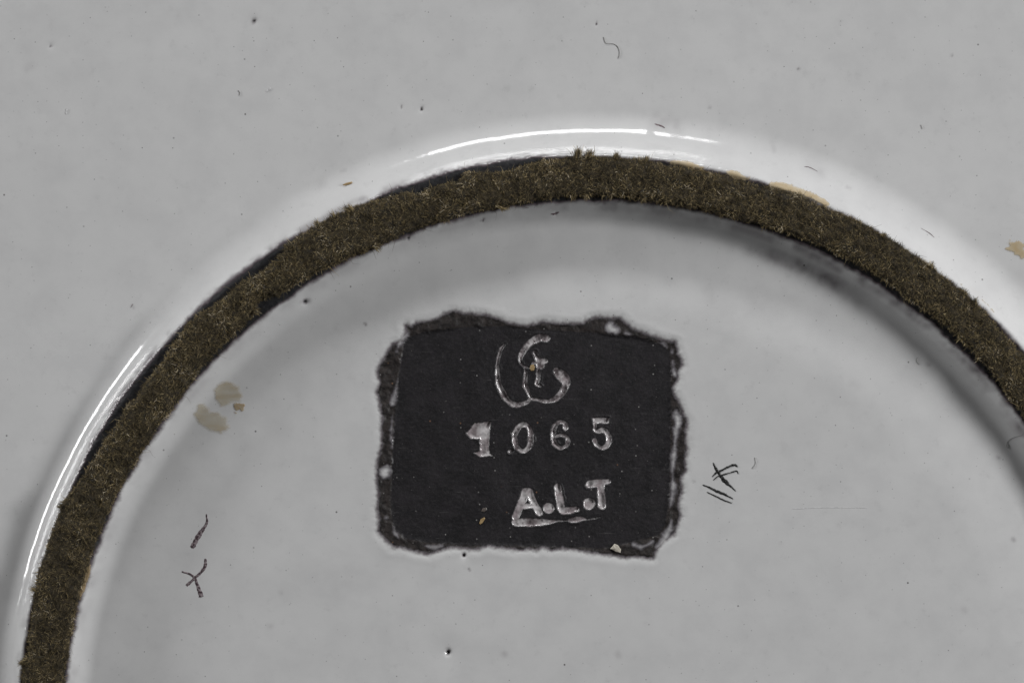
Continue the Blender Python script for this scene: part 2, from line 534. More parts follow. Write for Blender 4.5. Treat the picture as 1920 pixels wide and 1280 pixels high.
def panel_material():
    """the pressed slab: same clay with drag marks, lint and grains"""
    t = NT('stamped black clay')
    co = t.coords()
    g, let, dark = t.attr('glaze'), t.attr('letter'), t.attr('dark')
    fine = t.math('SUBTRACT', t.noise(co, 3.5, 3), .5)
    med = t.math('SUBTRACT', t.noise(co, 14, 3), .5)
    ge = t.math('ADD', g, t.math('ADD', t.math('MULTIPLY', fine, 1.7), t.math('MULTIPLY', med, 3.0)))
    mp = t.n('ShaderNodeMapping')
    t.t.links.new(co, mp.inputs[0])
    mp.inputs['Rotation'].default_value = (0, 0, .25)
    mp.inputs['Scale'].default_value = (.12, 1, 1)
    drag = t.noise(mp.outputs[0], 3.0, 5, .7)
    grain = t.noise(co, 2.2, 3, .8)
    cloud = t.noise(co, 44, 5, .65)
    clay = t.mix(t.step(cloud, .34, .68), rgb(.0065, .0056, .0070), rgb(.0175, .0150, .0178))
    clay = t.mix(t.math('MULTIPLY', t.step(t.noise(co, 5.5, 4, .75), .46, .72), .55), clay, rgb(.037, .034, .037))
    clay = t.mix(t.math('MULTIPLY', t.step(drag, .5, .75), .5), clay, rgb(.032, .030, .032))
    clay = t.mix(t.math('MULTIPLY', t.step(grain, .62, .85), .65), clay, rgb(.085, .08, .08))
    for ang, sz, lo in ((.25, 2.4, .70), (-.9, 2.2, .74), (1.3, 2.6, .75)):
        m2 = t.n('ShaderNodeMapping')
        t.t.links.new(co, m2.inputs[0])
        m2.inputs['Rotation'].default_value = (0, 0, ang)
        m2.inputs['Scale'].default_value = (.05, 1, 1)
        clay = t.mix(t.math('MULTIPLY', t.step(t.noise(m2.outputs[0], sz, 3, .6), lo - .04, lo + .05), .6), clay, rgb(.10, .095, .095))
    # brown, half glazed rim outside the pressed slab (distance attribute 'rim')
    rim = t.step(t.attr('rim'), -1.5, 1.5)
    rimc = t.mix(t.step(t.noise(co, 12, 5, .7), .38, .66), rgb(.013, .0105, .010), rgb(.042, .034, .032))
    clay = t.mix(rim, clay, rimc)
    for size, rad, keep, colr in ((30, .05, .72, rgb(.32, .31, .3)), (17, .05, .86, rgb(.16, .15, .15)), (70, .025, .6, rgb(.22, .12, .07))):
        v = t.n('ShaderNodeTexVoronoi', feature='F1', voronoi_dimensions='2D')
        t.t.links.new(co, v.inputs['Vector'])
        v.inputs['Scale'].default_value = 1.0 / size
        sp = t.n('ShaderNodeSeparateColor')
        t.t.links.new(v.outputs['Color'], sp.inputs[0])
        f = t.math('MULTIPLY', t.step(v.outputs['Distance'], rad * 1.2, rad * .4), t.math('GREATER_THAN', sp.outputs[0], keep))
        clay = t.mix(t.math('MULTIPLY', f, sp.outputs[1]), clay, colr)
    thin = t.mix(t.step(ge, .5, 10.5), rgb(.15, .14, .152), rgb(.68, .675, .68))
    col = t.mix(t.step(ge, -1.2, 2.8), clay, thin)
    le = t.math('ADD', let, t.math('MULTIPLY', fine, 2.4))
    pool = t.step(t.noise(co, 26, 3, .6), .36, .62)
    lc = t.mix(pool, rgb(.34, .295, .305), rgb(.62, .595, .60))
    bare = t.step(t.math('ADD', t.noise(co, 15, 4, .65), t.math('MULTIPLY', dark, .42)), .62, .86)
    lc = t.mix(bare, lc, rgb(.12, .10, .105))
    inl = t.step(le, .6, -2.2)
    col = t.mix(inl, col, lc)
    isg = t.math('MAXIMUM', t.step(ge, -.5, 2.5), inl)
    rgh = t.math('SUBTRACT', .46, t.math('MULTIPLY', isg, .415))
    bmp = t.n('ShaderNodeBump')
    bmp.inputs['Distance'].default_value = S * 1.0
    t.put(bmp.inputs['Strength'], t.math('ADD', .03, t.math('MULTIPLY', t.math('SUBTRACT', 1.0, isg), .5)))
    t.put(bmp.inputs['Height'], t.math('ADD', t.math('ADD', t.noise(co, 2.4, 4, .7), t.math('MULTIPLY', drag, .3)), t.math('MULTIPLY', t.noise(co, 14, 2), 1.5)))
    b = t.bsdf(Base_Color=col, Roughness=rgh, IOR=1.5, Specular_IOR_Level=.6, Normal=bmp.outputs[0])
    return t.finish(b.outputs[0])


M_CER = ceramic_material()
M_PAN = panel_material()


def mark_material(name, dark, light, size, alpha=1.0, rough=.35, amount=.5):
    t = NT(name)
    co = t.coords()
    n1 = t.step(t.noise(co, size, 3, .6), .5 - .1, .5 + .12)
    col = t.mix(t.math('MULTIPLY', n1, amount), dark, light)
    b = t.bsdf(Base_Color=col, Roughness=rough, IOR=1.5)
    return t.finish(b.outputs[0])


def film_material(name, c1, c2, a, size=9.0, rough=.35, streak=False, soft=2.2):
    """dried film, patchy, thinning out to its edge (attribute 'edge' = distance inside)"""
    t = NT(name)
    co = t.coords()
    if streak:
        mp = t.n('ShaderNodeMapping')
        t.t.links.new(co, mp.inputs[0])
        mp.inputs['Rotation'].default_value = (0, 0, .9)
        mp.inputs['Scale'].default_value = (.22, 1, 1)
        co2 = mp.outputs[0]
    else:
        co2 = co
    nz = t.noise(co2, size, 4, .65)
    col = t.mix(t.step(nz, .35, .68), c1, c2)
    e = t.math('ADD', t.attr('edge'), t.math('MULTIPLY', t.math('SUBTRACT', t.noise(co2, 4, 3), .5), 5.0))
    f = t.math('MULTIPLY', t.step(e, 0, soft), t.math('MULTIPLY', t.math('ADD', .62, t.math('MULTIPLY', nz, .75)), a), clamp=True)
    b = t.bsdf(Base_Color=col, Roughness=rough, IOR=1.5)
    tr = t.n('ShaderNodeBsdfTransparent')
    mx = t.n('ShaderNodeMixShader')
    t.put(mx.inputs[0], f)
    t.t.links.new(tr.outputs[0], mx.inputs[1])
    t.t.links.new(b.outputs[0], mx.inputs[2])
    return t.finish(mx.outputs[0])


# ---------------------------------------------------------------- the dish
root = bpy.data.objects.new('ceramic_dish', None)
root.location = ROOT_LOC
COL.objects.link(root)
tag(root, 'upturned black clay dish in white glaze, its felt-lined foot ring and stamped panel facing up', 'dish')


def axis(stops):
    out = []
    for (a, b, d) in stops:
        out.append(np.linspace(a, b, int(round((b - a) / d)), endpoint=False))
    return np.concatenate(out)


gx = axis([(-160, 700, 3.5), (700, 868, 1.8), (868, 1158, 1.0), (1158, 1292, 1.8), (1292, 2080, 3.5)])
gy = axis([(-160, 572, 3.5), (572, 622, 1.8), (622, 1000, 1.0), (1000, 1048, 1.8), (1048, 1460, 3.5)])
XX, YY = np.meshgrid(gx, gy)
nx, ny = len(gx), len(gy)
h, g, pid, let, dark = full_field(XX.ravel(), YY.ravel())
mP = (XX.ravel() > 640) & (XX.ravel() < 1350) & (YY.ravel() > 510) & (YY.ravel() < 1110)
rim = np.full(h.shape, 20.0)
rim[mP] = np.clip(poly_sdf(XX.ravel()[mP], YY.ravel()[mP], INNER) + fbm(XX.ravel()[mP], YY.ravel()[mP], 12, 61), -20, 20)
V = to_world(XX.ravel(), YY.ravel(), h)
idx = np.arange(nx * ny).reshape(ny, nx)
F = np.stack([idx[1:, :-1], idx[1:, 1:], idx[:-1, 1:], idx[:-1, :-1]], -1).reshape(-1, 4)
fp = np.max(pid[F], axis=1)

# coarse remainder of the dish outside the picture, with its rim and its inside
rr = np.concatenate([np.arange(0, 880, 22), np.arange(880, 1190, 5), np.arange(1190, 1700, 24), np.arange(1700, R_RIM + 1, 50)])
aa = np.radians(np.arange(0, 360, 0.6))
RR, AA = np.meshgrid(rr, aa, indexing='ij')
PX, PY = RX + RR * np.sin(AA), RY - RR * np.cos(AA)
ph, pg, pp, pl, pd = full_field(PX.ravel(), PY.ravel())
ph = ph - 0.12
scale_rim = (Z_RIM + 40) / ph.min()
ph = np.where(RR.ravel() > 1700, ph * np.interp(RR.ravel(), [1700, R_RIM], [1, scale_rim]), ph)
under = ph - 95
PV = np.concatenate([to_world(PX.ravel(), PY.ravel(), ph), to_world(PX.ravel(), PY.ravel(), under)])
na = len(aa)
pi_ = np.arange(len(rr) * na).reshape(len(rr), na)
pj = np.roll(pi_, -1, axis=1)
PF = np.stack([pi_[:-1], pj[:-1], pj[1:], pi_[1:]], -1).reshape(-1, 4)[:, ::-1]
cxy = np.stack([PX.ravel()[PF].mean(1), PY.ravel()[PF].mean(1)], -1)
inside = (PX.ravel()[PF].min(1) > -158) & (PX.ravel()[PF].max(1) < 2074) & (PY.ravel()[PF].min(1) > -158) & (PY.ravel()[PF].max(1) < 1455)
PFk = PF[~inside]
pfp = np.max(np.where(pp == 1, 1, 0)[PFk], axis=1)
N0 = len(rr) * na
PU = PF[:, ::-1] + N0
last = pi_[-1]
RIMF = np.stack([last, np.roll(last, -1), np.roll(last, -1) + N0, last + N0], -1)[:, ::-1]
pad = np.concatenate([pg, np.full(N0, 40.)])
pad_d = np.concatenate([pd, np.zeros(N0)])
ALLV = np.concatenate([V, PV])
A_g = np.concatenate([g, pad]); A_l = np.concatenate([let, np.full(2 * N0, 30.)]); A_d = np.concatenate([dark, pad_d])
A_r = np.concatenate([rim, np.full(2 * N0, 20.)])
off = len(V)
ALLF = np.concatenate([F, PFk + off, PU + off, RIMF + off])
ALLP = np.concatenate([fp, pfp, np.zeros(len(PU), int), np.zeros(len(RIMF), int)])


def carve(name, pid_, mat, parent):
    f = ALLF[ALLP == pid_]
    used, inv = np.unique(f.ravel(), return_inverse=True)
    o = make_mesh(name, ALLV[used], inv.reshape(-1, 4), mat, parent,
                  {'glaze': ('FLOAT', A_g[used]), 'letter': ('FLOAT', A_l[used]), 'dark': ('FLOAT', A_d[used]), 'rim': ('FLOAT', A_r[used])})
    return o


carve('glazed_body', 0, M_CER, root)
tag(carve('foot_ring', 1, M_CER, root), 'bare black clay tread of the foot ring showing beside the felt')
panel = tag(carve('stamped_panel', 2, M_PAN, root), 'rectangular unglazed black panel with ragged glaze edge and stamped marks')
PART_LABELS = {0: 'curling monogram stamped in the clay, filled with white glaze', 1: 'stamped digit 1', 2: 'stamped digit 0', 3: 'stamped digit 6',
               4: 'stamped digit 5', 5: 'stamped letter A', 6: 'round full stop after the A', 7: 'stamped letter L', 8: 'round full stop after the L',
               9: 'stamped letter T', 10: 'thick glaze-filled line under A.L.T', 11: 'small drip of glaze beside the 0'}
for i, (nm, _s, _p) in enumerate(GLYPHS):
    o = carve(nm, 10 + i, M_PAN, panel)
    o['label'] = PART_LABELS[i]

# ---------------------------------------------------------------- felt band
HFELT = 13.0
KT = 1 - (HF + HFELT * .7) / D


def polar_edge(pts):
    a, r_ = [], []
    for (x, y) in pts:
        a.append(math.degrees(math.atan2(x - 1112.5, 1371.4 - y)))
        r_.append(math.hypot(x - 1112.5, y - 1371.4))
    o_ = np.argsort(a)
    return np.array(a)[o_], np.array(r_)[o_]


fo_a, fo_r = polar_edge([(50, 1230), (65, 1100), (82, 1040), (115, 942), (155, 893), (200, 822), (240, 757), (280, 706), (320, 656), (352, 603),
                         (403, 567), (455, 530), (506, 497), (527, 485), (533, 464), (592, 421), (668, 383), (723, 368), (779, 361), (855, 340),
                         (872, 324), (921, 322), (963, 317), (1006, 303), (1072, 291), (1130, 295), (1193, 298), (1250, 309), (1314, 319), (1341, 324),
                         (1400, 342), (1442, 351), (1500, 364), (1556, 390), (1610, 415), (1650, 436), (1739, 493), (1808, 546), (1869, 607), (1918, 668)])
fi_a, fi_r = polar_edge([(125, 1255), (150, 1120), (175, 1030), (190, 990), (225, 920), (280, 825), (350, 735), (379, 690), (413, 652), (444, 624),
                         (476, 591), (482, 572), (506, 556), (541, 546), (561, 535), (599, 511), (644, 493), (700, 466), (730, 452), (795, 427),
                         (840, 413), (933, 393), (1030, 374), (1133, 369), (1223, 377), (1284, 387), (1381, 412), (1475, 436), (1564, 473),
                         (1637, 513), (1707, 567), (1788, 625), (1849, 688), (1897, 752)])


def felt_edges(az):
    ro = np.interp(az, fo_a, fo_r, left=1078, right=1076)
    ri = np.interp(az, fi_a, fi_r, left=995, right=1000)
    arc = np.radians(az) * 1000
    ro = ro + fbm(arc, arc * 0 + 3, 26, 201) * 2.6 + fbm(arc, arc * 0, 9, 205, 2) * 1.6 - 2.0
    ri = ri + fbm(arc, arc * 0 + 9, 26, 211) * 2.6 + fbm(arc, arc * 0, 9, 215, 2) * 1.6 + 2.0
    return ro, ri


def felt_point(az, u, z):
    """u 0..1 from the inner to the outer edge"""
    ro, ri = felt_edges(az)
    r_ = ri + (ro - ri) * u
    a = np.radians(az)
    ix, iy = 1112.5 + r_ * np.sin(a), 1371.4 - r_ * np.cos(a)
    return CX + (ix - CX) * KT, CY + (iy - CY) * KT


def felt_top(az, u):
    arc = np.radians(az) * 1000
    prof = np.clip(1 - np.abs(2 * u - 1) ** 7, 0, 1) ** .5
    lump = fbm(arc, u * 80, 24, 221) * 1.6 + fbm(arc, u * 80, 8, 225, 2) * 1.4
    return HF + 1.0 + HFELT * prof * (1 + .0 * u) + lump * prof


def felt_material(name, stray=False):
    t = NT(name)
    co = t.coords()
    if stray:
        col = t.attr('tint', True)
    else:
        col = t.mix(t.step(t.noise(co, 9, 4, .7), .35, .7), rgb(.020, .0165, .011), rgb(.085, .066, .036))
    b = t.bsdf(Base_Color=col, Roughness=.75, Specular_IOR_Level=.25, Sheen_Weight=.12 if not stray else 0.0)
    return t.finish(b.outputs[0])


azv = np.concatenate([np.arange(-180, -88, 1.5), np.arange(-88, 56, .17), np.arange(56, 180, 1.5)])
uv = 0.5 - 0.5 * np.cos(np.linspace(0, np.pi, 30))
AZ, UU = np.meshgrid(azv, uv, indexing='ij')
fx, fy = felt_point(AZ, UU, 0)
fz = felt_top(AZ, UU)
FV = to_world(fx, fy, fz).reshape(-1, 3)
na_, nu_ = AZ.shape
fi = np.arange(na_ * nu_).reshape(na_, nu_)
fj = np.roll(fi, -1, axis=0)
FF = np.stack([fi[:, :-1], fi[:, 1:], fj[:, 1:], fj[:, :-1]], -1).reshape(-1, 4)[:, ::-1]
felt = make_mesh('felt_band', FV, FF, felt_material('brown felt'), root)
tag(felt, 'olive brown felt strip glued round the foot ring')


def fibres(name, az, u, z, direction, length, rad, tint, parent, mat, curl=.9):
    """thin curved three-sided tubes; arrays per fibre"""
    n = len(az)
    x, y = felt_point(az, u, 0)
    P = np.stack([x, -y, z], -1)                   # right-handed: y up
    k = 3
    d = direction / np.linalg.norm(direction, axis=1, keepdims=True)
    side = np.cross(d, rng.normal(size=(n, 3)))
    side /= np.linalg.norm(side, axis=1, keepdims=True) + 1e-9
    pts = [P]
    cur = d.copy()
    bend = rng.normal(0, curl / (k - 1), (n, 1))
    for _ in range(k - 1):
        pts.append(pts[-1] + cur * (length / (k - 1))[:, None])
        cur = cur + side * bend + rng.normal(0, .12, (n, 3))
        cur /= np.linalg.norm(cur, axis=1, keepdims=True)
    pts = np.stack(pts, 1)                          # n,k,3
    b1 = side
    b2 = np.cross(d, side)
    ring = []
    for j in range(3):
        a = 2 * math.pi * j / 3
        ring.append(math.cos(a) * b1 + math.sin(a) * b2)
    ring = np.stack(ring, 1)                        # n,3,3
    taper = np.array([1, .9, .35])
    VV = pts[:, :, None, :] + ring[:, None, :, :] * (rad[:, None, None, None] * taper[None, :, None, None])
    VV = VV.reshape(-1, 3)
    W = np.stack([(VV[:, 0] - CX) * S, (CY + VV[:, 1]) * S, VV[:, 2] * S], -1)
    base = (np.arange(n) * k * 3)[:, None]
    fl = []
    for q in range(k - 1):
        for j in range(3):
            fl.append([q * 3 + j, q * 3 + (j + 1) % 3, (q + 1) * 3 + (j + 1) % 3, (q + 1) * 3 + j])
    fl = np.array(fl)
    FQ = (base[:, :, None] + fl[None]).reshape(-1, 4)
    tc = np.repeat(tint, k * 3, axis=0)
    return make_mesh(name, W, FQ, mat, parent, {'tint': ('FLOAT_COLOR', np.concatenate([tc, np.ones((len(tc), 1))], 1))})


PAL = np.array([(.036, .030, .020), (.075, .060, .034), (.155, .121, .063), (.26, .20, .10), (.42, .335, .18), (.065, .065, .062), (.60, .52, .38)])


def tints(n, az, u, pale=0.0):
    arc = np.radians(az) * 1000
    w_ = np.clip(.5 + .5 * fbm(arc, u * 85, 20, 231), 0, 1)
    p = rng.random(n)
    base = np.array([.24, .26, .22, .13, .06, .07, .02])
    i = np.searchsorted(np.cumsum(base / base.sum()), np.clip(p * .8 + (w_ - .5) * .55 + .1 + pale, 0, .9999))
    return 1.32 * PAL[np.clip(i, 0, 6)] * rng.uniform(.8, 1.2, (n, 1))


def radial(az):
    a = np.radians(az)
    return np.stack([np.sin(a), np.cos(a), np.zeros_like(a)], -1)


M_FIB = felt_material('felt fibres', True)
# pile over the top
n = 98000
az = rng.uniform(-86, 54, n)
u = rng.uniform(.01, .99, n)
th = rng.uniform(0, 2 * math.pi, n)
flow = fbm(np.radians(az) * 1000, u * 85, 60, 241)
th = th * .75 + flow * 3
el = np.abs(rng.normal(.28, .24, n))
dirs = np.stack([np.cos(th) * np.cos(el), np.sin(th) * np.cos(el), np.sin(el)], -1)
edge = np.clip((np.abs(u - .5) - .38) / .12, 0, 1) * np.sign(u - .5)
dirs = dirs + radial(az) * edge[:, None] * .35
ln = np.clip(rng.lognormal(1.72, .40, n), 2.5, 14)
fibres('pile', az, u, felt_top(az, u) - 1.2, dirs, ln, rng.uniform(.26, .46, n), tints(n, az, u), felt, M_FIB)['kind'] = 'stuff'
# fringe: fibres standing out along both cut edges
n = 9000
az = rng.uniform(-86, 54, n)
outer = rng.random(n) < .5
u = np.where(outer, rng.uniform(.965, 1.0, n), rng.uniform(0, .035, n))
sg = np.where(outer, 1.0, -1.0)
arc = np.radians(az) * 1000
clump = np.clip(fbm(arc, sg * 50, 14, 251), -.3, 1)
dirs = radial(az) * sg[:, None] + rng.normal(0, .85, (n, 3))
ln = np.clip(rng.lognormal(1.4, .40, n), 2.5, 13) * (1 + .8 * clump)
z = HF + 3 + rng.uniform(0, 10, n)
fibres('fringe', az, u, z, dirs, ln, rng.uniform(.28, .5, n), tints(n, az, u, .02), felt, M_FIB)['kind'] = 'stuff'
# teased tufts
TUFTS = [(1082, 291, 1, 22, 130, .25), (1104, 292, 1, 17, 110, .1), (1155, 296, 1, 14, 80, .2), (1210, 302, 1, 13, 60, .3), (655, 388, 1, 17, 60, -.6),
         (595, 421, 1, 13, 50, -.2), (625, 405, 1, 12, 40, 0), (938, 394, -1, 17, 40, .9), (705, 465, -1, 16, 50, .5), (1205, 376, -1, 10, 60, 0), (1100, 370, -1, 11, 40, 0),
         (515, 552, -1, 16, 60, .8), (480, 585, -1, 15, 60, .6), (525, 478, 1, 14, 50, -.8), (1830, 566, 1, 14, 50, -.4), (1810, 546, 1, 10, 40, .2), (110, 945, 1, 11, 50, -.3),
         (62, 1105, 1, 12, 50, .3), (50, 1240, 1, 14, 60, -.5), (1658, 440, 1, 11, 40, 0), (1747, 497, 1, 11, 40, 0), (540, 461, 1, 14, 60, -.4), (1460, 434, -1, 9, 40, 0)]
ta, tu, td, tl = [], [], [], []
for (x, y, s_, L_, c_, lean) in TUFTS:
    a0 = math.degrees(math.atan2(x - 1112.5, 1371.4 - y))
    a_ = a0 + rng.normal(0, .16, c_)
    ta.append(a_)
    tu.append(np.full(c_, .975 if s_ > 0 else .025) + rng.uniform(-.03, .03, c_))
    tang = np.stack([np.cos(np.radians(a_)), -np.sin(np.radians(a_)), 0 * a_], -1)
    td.append(radial(a_) * s_ + tang * lean + rng.normal(0, .28, (c_, 3)))
    tl.append(np.clip(rng.normal(L_ * .72, L_ * .2, c_), 3, 24))
ta, tu, td, tl = np.concatenate(ta), np.concatenate(tu), np.concatenate(td), np.concatenate(tl)
n = len(ta)
fibres('tufts', ta, tu, HF + 6 + rng.uniform(0, 12, n), td, tl, rng.uniform(.35, .6, n), tints(n, ta, tu, .0), felt, M_FIB, 1.2)['kind'] = 'stuff'
# a few long stray hairs
n = 160
az = rng.uniform(-86, 54, n)
outer = rng.random(n) < .5
u = np.where(outer, .98, .02)
dirs = radial(az) * np.where(outer, 1, -1)[:, None] + rng.normal(0, .9, (n, 3)) + np.array([0, 0, .3])
fibres('stray_hairs', az, u, HF + 8 + rng.uniform(0, 10, n), dirs, rng.uniform(14, 30, n), np.full(n, .33), tints(n, az, u, .0), felt, M_FIB, 2.2)['kind'] = 'stuff'


# ---------------------------------------------------------------- marks, films, lint
def ribbon(name, strokes, mat, parent, height=.7, jag=.22):
    """raised brush strokes: every stroke a low rounded ridge following (x, y, half width)"""
    VV, FQ = [], []
    for si, st in enumerate(strokes):
        P = np.array(smooth_stroke(st), float)
        seg = np.hypot(*(np.diff(P[:, :2], axis=0)).T)
        t = np.concatenate([[0], np.cumsum(seg)])
        m = max(int(t[-1] / .9), 4)
        tt = np.linspace(0, t[-1], m)
        def sm(c):
            v = np.interp(tt, t, P[:, c])
            kk = max(3, int(m * .06) | 1)
            vp = np.pad(v, kk // 2, mode='edge')
            return np.convolve(vp, np.ones(kk) / kk, 'valid')
        x, y, w_ = sm(0), sm(1), sm(2)
        dx, dy = np.gradient(x), np.gradient(y)
        L = np.hypot(dx, dy) + 1e-9
        nx_, ny_ = -dy / L, dx / L
        w_ = w_ * sstep(0, 2.0, tt + .5) * sstep(0, 2.0, t[-1] - tt + .5)
        b0 = sum(len(v) for v in VV)
        cs = [(-1, 0), (-.6, .8), (0, 1), (.6, .8), (1, 0)]
        for ci, (c, hz) in enumerate(cs):
            wj = w_ * (1 + jag * 1.6 * fbm(tt + 31 * ci, tt * 0 + si * 7 + ci, 3.5, 301 + ci, 2))
            X, Y = x + nx_ * c * wj, y + ny_ * c * wj
            Z = surf(X, Y) + hz * height - (.25 if hz == 0 else 0) + .15
            VV.append(to_world(X, Y, Z))
        for c in range(4):
            i0 = b0 + c * m + np.arange(m - 1)
            FQ.append(np.stack([i0, i0 + 1, i0 + m + 1, i0 + m], -1))
    return make_mesh(name, np.concatenate(VV), np.concatenate(FQ), mat, parent)


M_PURP = mark_material('purple brown enamel', rgb(.055, .034, .040), rgb(.33, .28, .295), 4.0, amount=.9)
M_BLACK = mark_material('black enamel', rgb(.006, .006, .006), rgb(.10, .10, .10), 3.2, amount=.6)
Z7 = (280, 680, .3594)
Z6 = (1260, 820, .2083)
ribbon('painted_mark', [zm([(298, 786, 4), (301, 830, 7), (281, 866, 10), (252, 910, 14), (222, 966, 13)], *Z7)], M_PURP, root, jag=.12, height=.3)['label'] = 'purple brown painted dash beside the X'
ribbon('painted_mark', [zm([(168, 1087, 5), (210, 1100, 6), (237, 1122, 8), (254, 1165, 9), (264, 1195, 13), (273, 1222, 14)], *Z7),
                        zm([(293, 1018, 6), (291, 1060, 10), (266, 1095, 8), (237, 1122, 7), (193, 1162, 9)], *Z7)], M_PURP, root, jag=.12, height=.3)['label'] = 'purple brown painted X'
ribbon('painted_mark', [zm([(370, 222, 6), (395, 280, 14), (415, 312, 14), (442, 352, 15), (482, 398, 19), (530, 440, 9), (577, 484, 3)], *Z6),
                        zm([(594, 264, 5), (560, 245, 12), (500, 265, 10), (440, 298, 10), (405, 312, 10), (384, 327, 8), (358, 354, 4)], *Z6),
                        zm([(597, 328, 4), (583, 300, 7), (520, 316, 6), (450, 336, 8), (415, 346, 6), (369, 383, 4)], *Z6)], M_BLACK, root, jag=.2)['label'] = 'black painted K-like mark'
ribbon('painted_mark', [zm([(273, 423, 6), (330, 445, 9), (400, 482, 13), (450, 500, 12), (553, 552, 4)], *Z6)], M_BLACK, root, jag=.2)['label'] = 'longer of two black painted dashes'
ribbon('painted_mark', [zm([(313, 488, 5), (400, 530, 7), (460, 560, 7), (540, 590, 4)], *Z6)], M_BLACK, root, jag=.2)['label'] = 'shorter of two black painted dashes'


def film(name, poly, mat, parent, lift=.9, step=1.7, rag=2.0, out=0.0):
    P = np.array(poly)
    if out:                                      # lies up on the lip, nearer the lens
        a = np.arctan2(P[:, 0] - RX, RY - P[:, 1])
        P = P + np.stack([np.sin(a), -np.cos(a)], -1) * out
        poly = [tuple(q) for q in P]
    x = np.arange(P[:, 0].min() - 4, P[:, 0].max() + 4, step)
    y = np.arange(P[:, 1].min() - 4, P[:, 1].max() + 4, step)
    X, Y = np.meshgrid(x, y)
    d = -(poly_sdf(X.ravel(), Y.ravel(), poly) + fbm(X.ravel(), Y.ravel(), 8, 331) * rag)
    Z = surf(X.ravel(), Y.ravel()) + lift * np.clip(sstep(-1.5, 3, d), .15, 1) + .1
    i = np.arange(X.size).reshape(X.shape)
    Fq = np.stack([i[1:, :-1], i[1:, 1:], i[:-1, 1:], i[:-1, :-1]], -1).reshape(-1, 4)
    Fq = Fq[(d[Fq] > -1.5).any(1)]
    used, inv = np.unique(Fq.ravel(), return_inverse=True)
    return make_mesh(name, to_world(X.ravel(), Y.ravel(), Z)[used], inv.reshape(-1, 4), mat, parent, {'edge': ('FLOAT', d[used])})


M_STAIN = film_material('thin brown residue', rgb(.64, .58, .45), rgb(.55, .46, .31), .55, 12, .4, True, 9.0)
M_AMBER = film_material('amber residue', rgb(.50, .39, .22), rgb(.38, .25, .10), .6, 6, .4)
M_GLUE = film_material('dried tan glue', rgb(.66, .55, .37), rgb(.54, .42, .25), .78, 14, .3, False, 4.0)
film('stain', zm([(325, 140), (350, 105), (400, 85), (440, 100), (475, 120), (490, 170), (488, 215), (440, 215), (400, 235), (370, 240), (335, 200)], *Z7), M_STAIN, root)['label'] = 'upper lobe of pale brown residue inside the ring'
film('stain', zm([(250, 205), (290, 205), (322, 245), (370, 255), (410, 285), (425, 340), (375, 382), (330, 365), (270, 340), (235, 300), (222, 270)], *Z7), M_STAIN, root)['label'] = 'lower lobe of pale brown residue inside the ring'
film('stain', zm([(440, 205), (470, 198), (495, 215), (490, 250), (465, 262), (430, 252)], *Z7), M_AMBER, root, lift=1.3, step=1.2, rag=5)['label'] = 'small amber crust on the residue'
Z5 = (1280, 240, .4063)
film('stain', zm([(1498, 528), (1520, 513), (1550, 518), (1590, 530), (1600, 600), (1575, 607), (1550, 592), (1530, 575), (1503, 566), (1495, 555), (1520, 545)], *Z5), M_GLUE, root, rag=4)['label'] = 'tan crusty stain outside the ring at the right'
Z3 = (1280, 0, .336)
film('glue_smear', zm([(222, 968), (260, 957), (300, 963), (330, 985), (350, 997), (370, 988), (380, 1004), (360, 1030), (250, 1010)], *Z3), M_GLUE, root, lift=2, out=3.0)['label'] = 'rounded blob of tan glue at the felt edge'
film('glue_smear', zm([(474, 1022), (490, 1016), (600, 1036), (650, 1060), (730, 1088), (800, 1128), (822, 1152), (800, 1170), (700, 1125), (620, 1095), (500, 1070), (465, 1055)], *Z3), M_GLUE, root, lift=2, out=3.0)['label'] = 'long tan glue smear along the felt edge'
Z4 = (740, 200, .302)
film('glue_smear', zm([(1685, 352), (1740, 339), (1820, 350), (1880, 370), (1925, 392), (1900, 415), (1800, 395), (1700, 375)], *Z4), M_GLUE, root, lift=1.5, out=3.0)['label'] = 'thin tan glue smear near the top of the ring'
Z2 = (0, 640, .5)
film('glue_smear', zm([(325, 850), (345, 825), (350, 850), (338, 890), (320, 945), (306, 965), (296, 930), (300, 880)], *Z2), M_AMBER, root, lift=2, step=1.2)['label'] = 'amber glue bead on the inner felt edge at the left'
film('glue_smear', zm([(405, 430), (430, 410), (465, 398), (475, 408), (440, 425), (415, 440)], *Z4), M_AMBER, root, lift=2, step=1.0)['label'] = 'small amber glue bead at the top left of the felt'
for pts, lab in (([(1835, 562), (1840, 560), (1848, 568), (1846, 571)], 'tiny tan glue fleck beside the felt'), ([(1845, 570), (1850, 569), (1863, 585), (1860, 588)], 'thin tan glue streak beside the felt'),
                 ([(1798, 531), (1804, 532), (1803, 536), (1797, 535)], 'smallest tan glue fleck beside the felt')):
    film('glue_smear', pts, M_GLUE, root, lift=.8, step=.9, rag=1)['label'] = lab

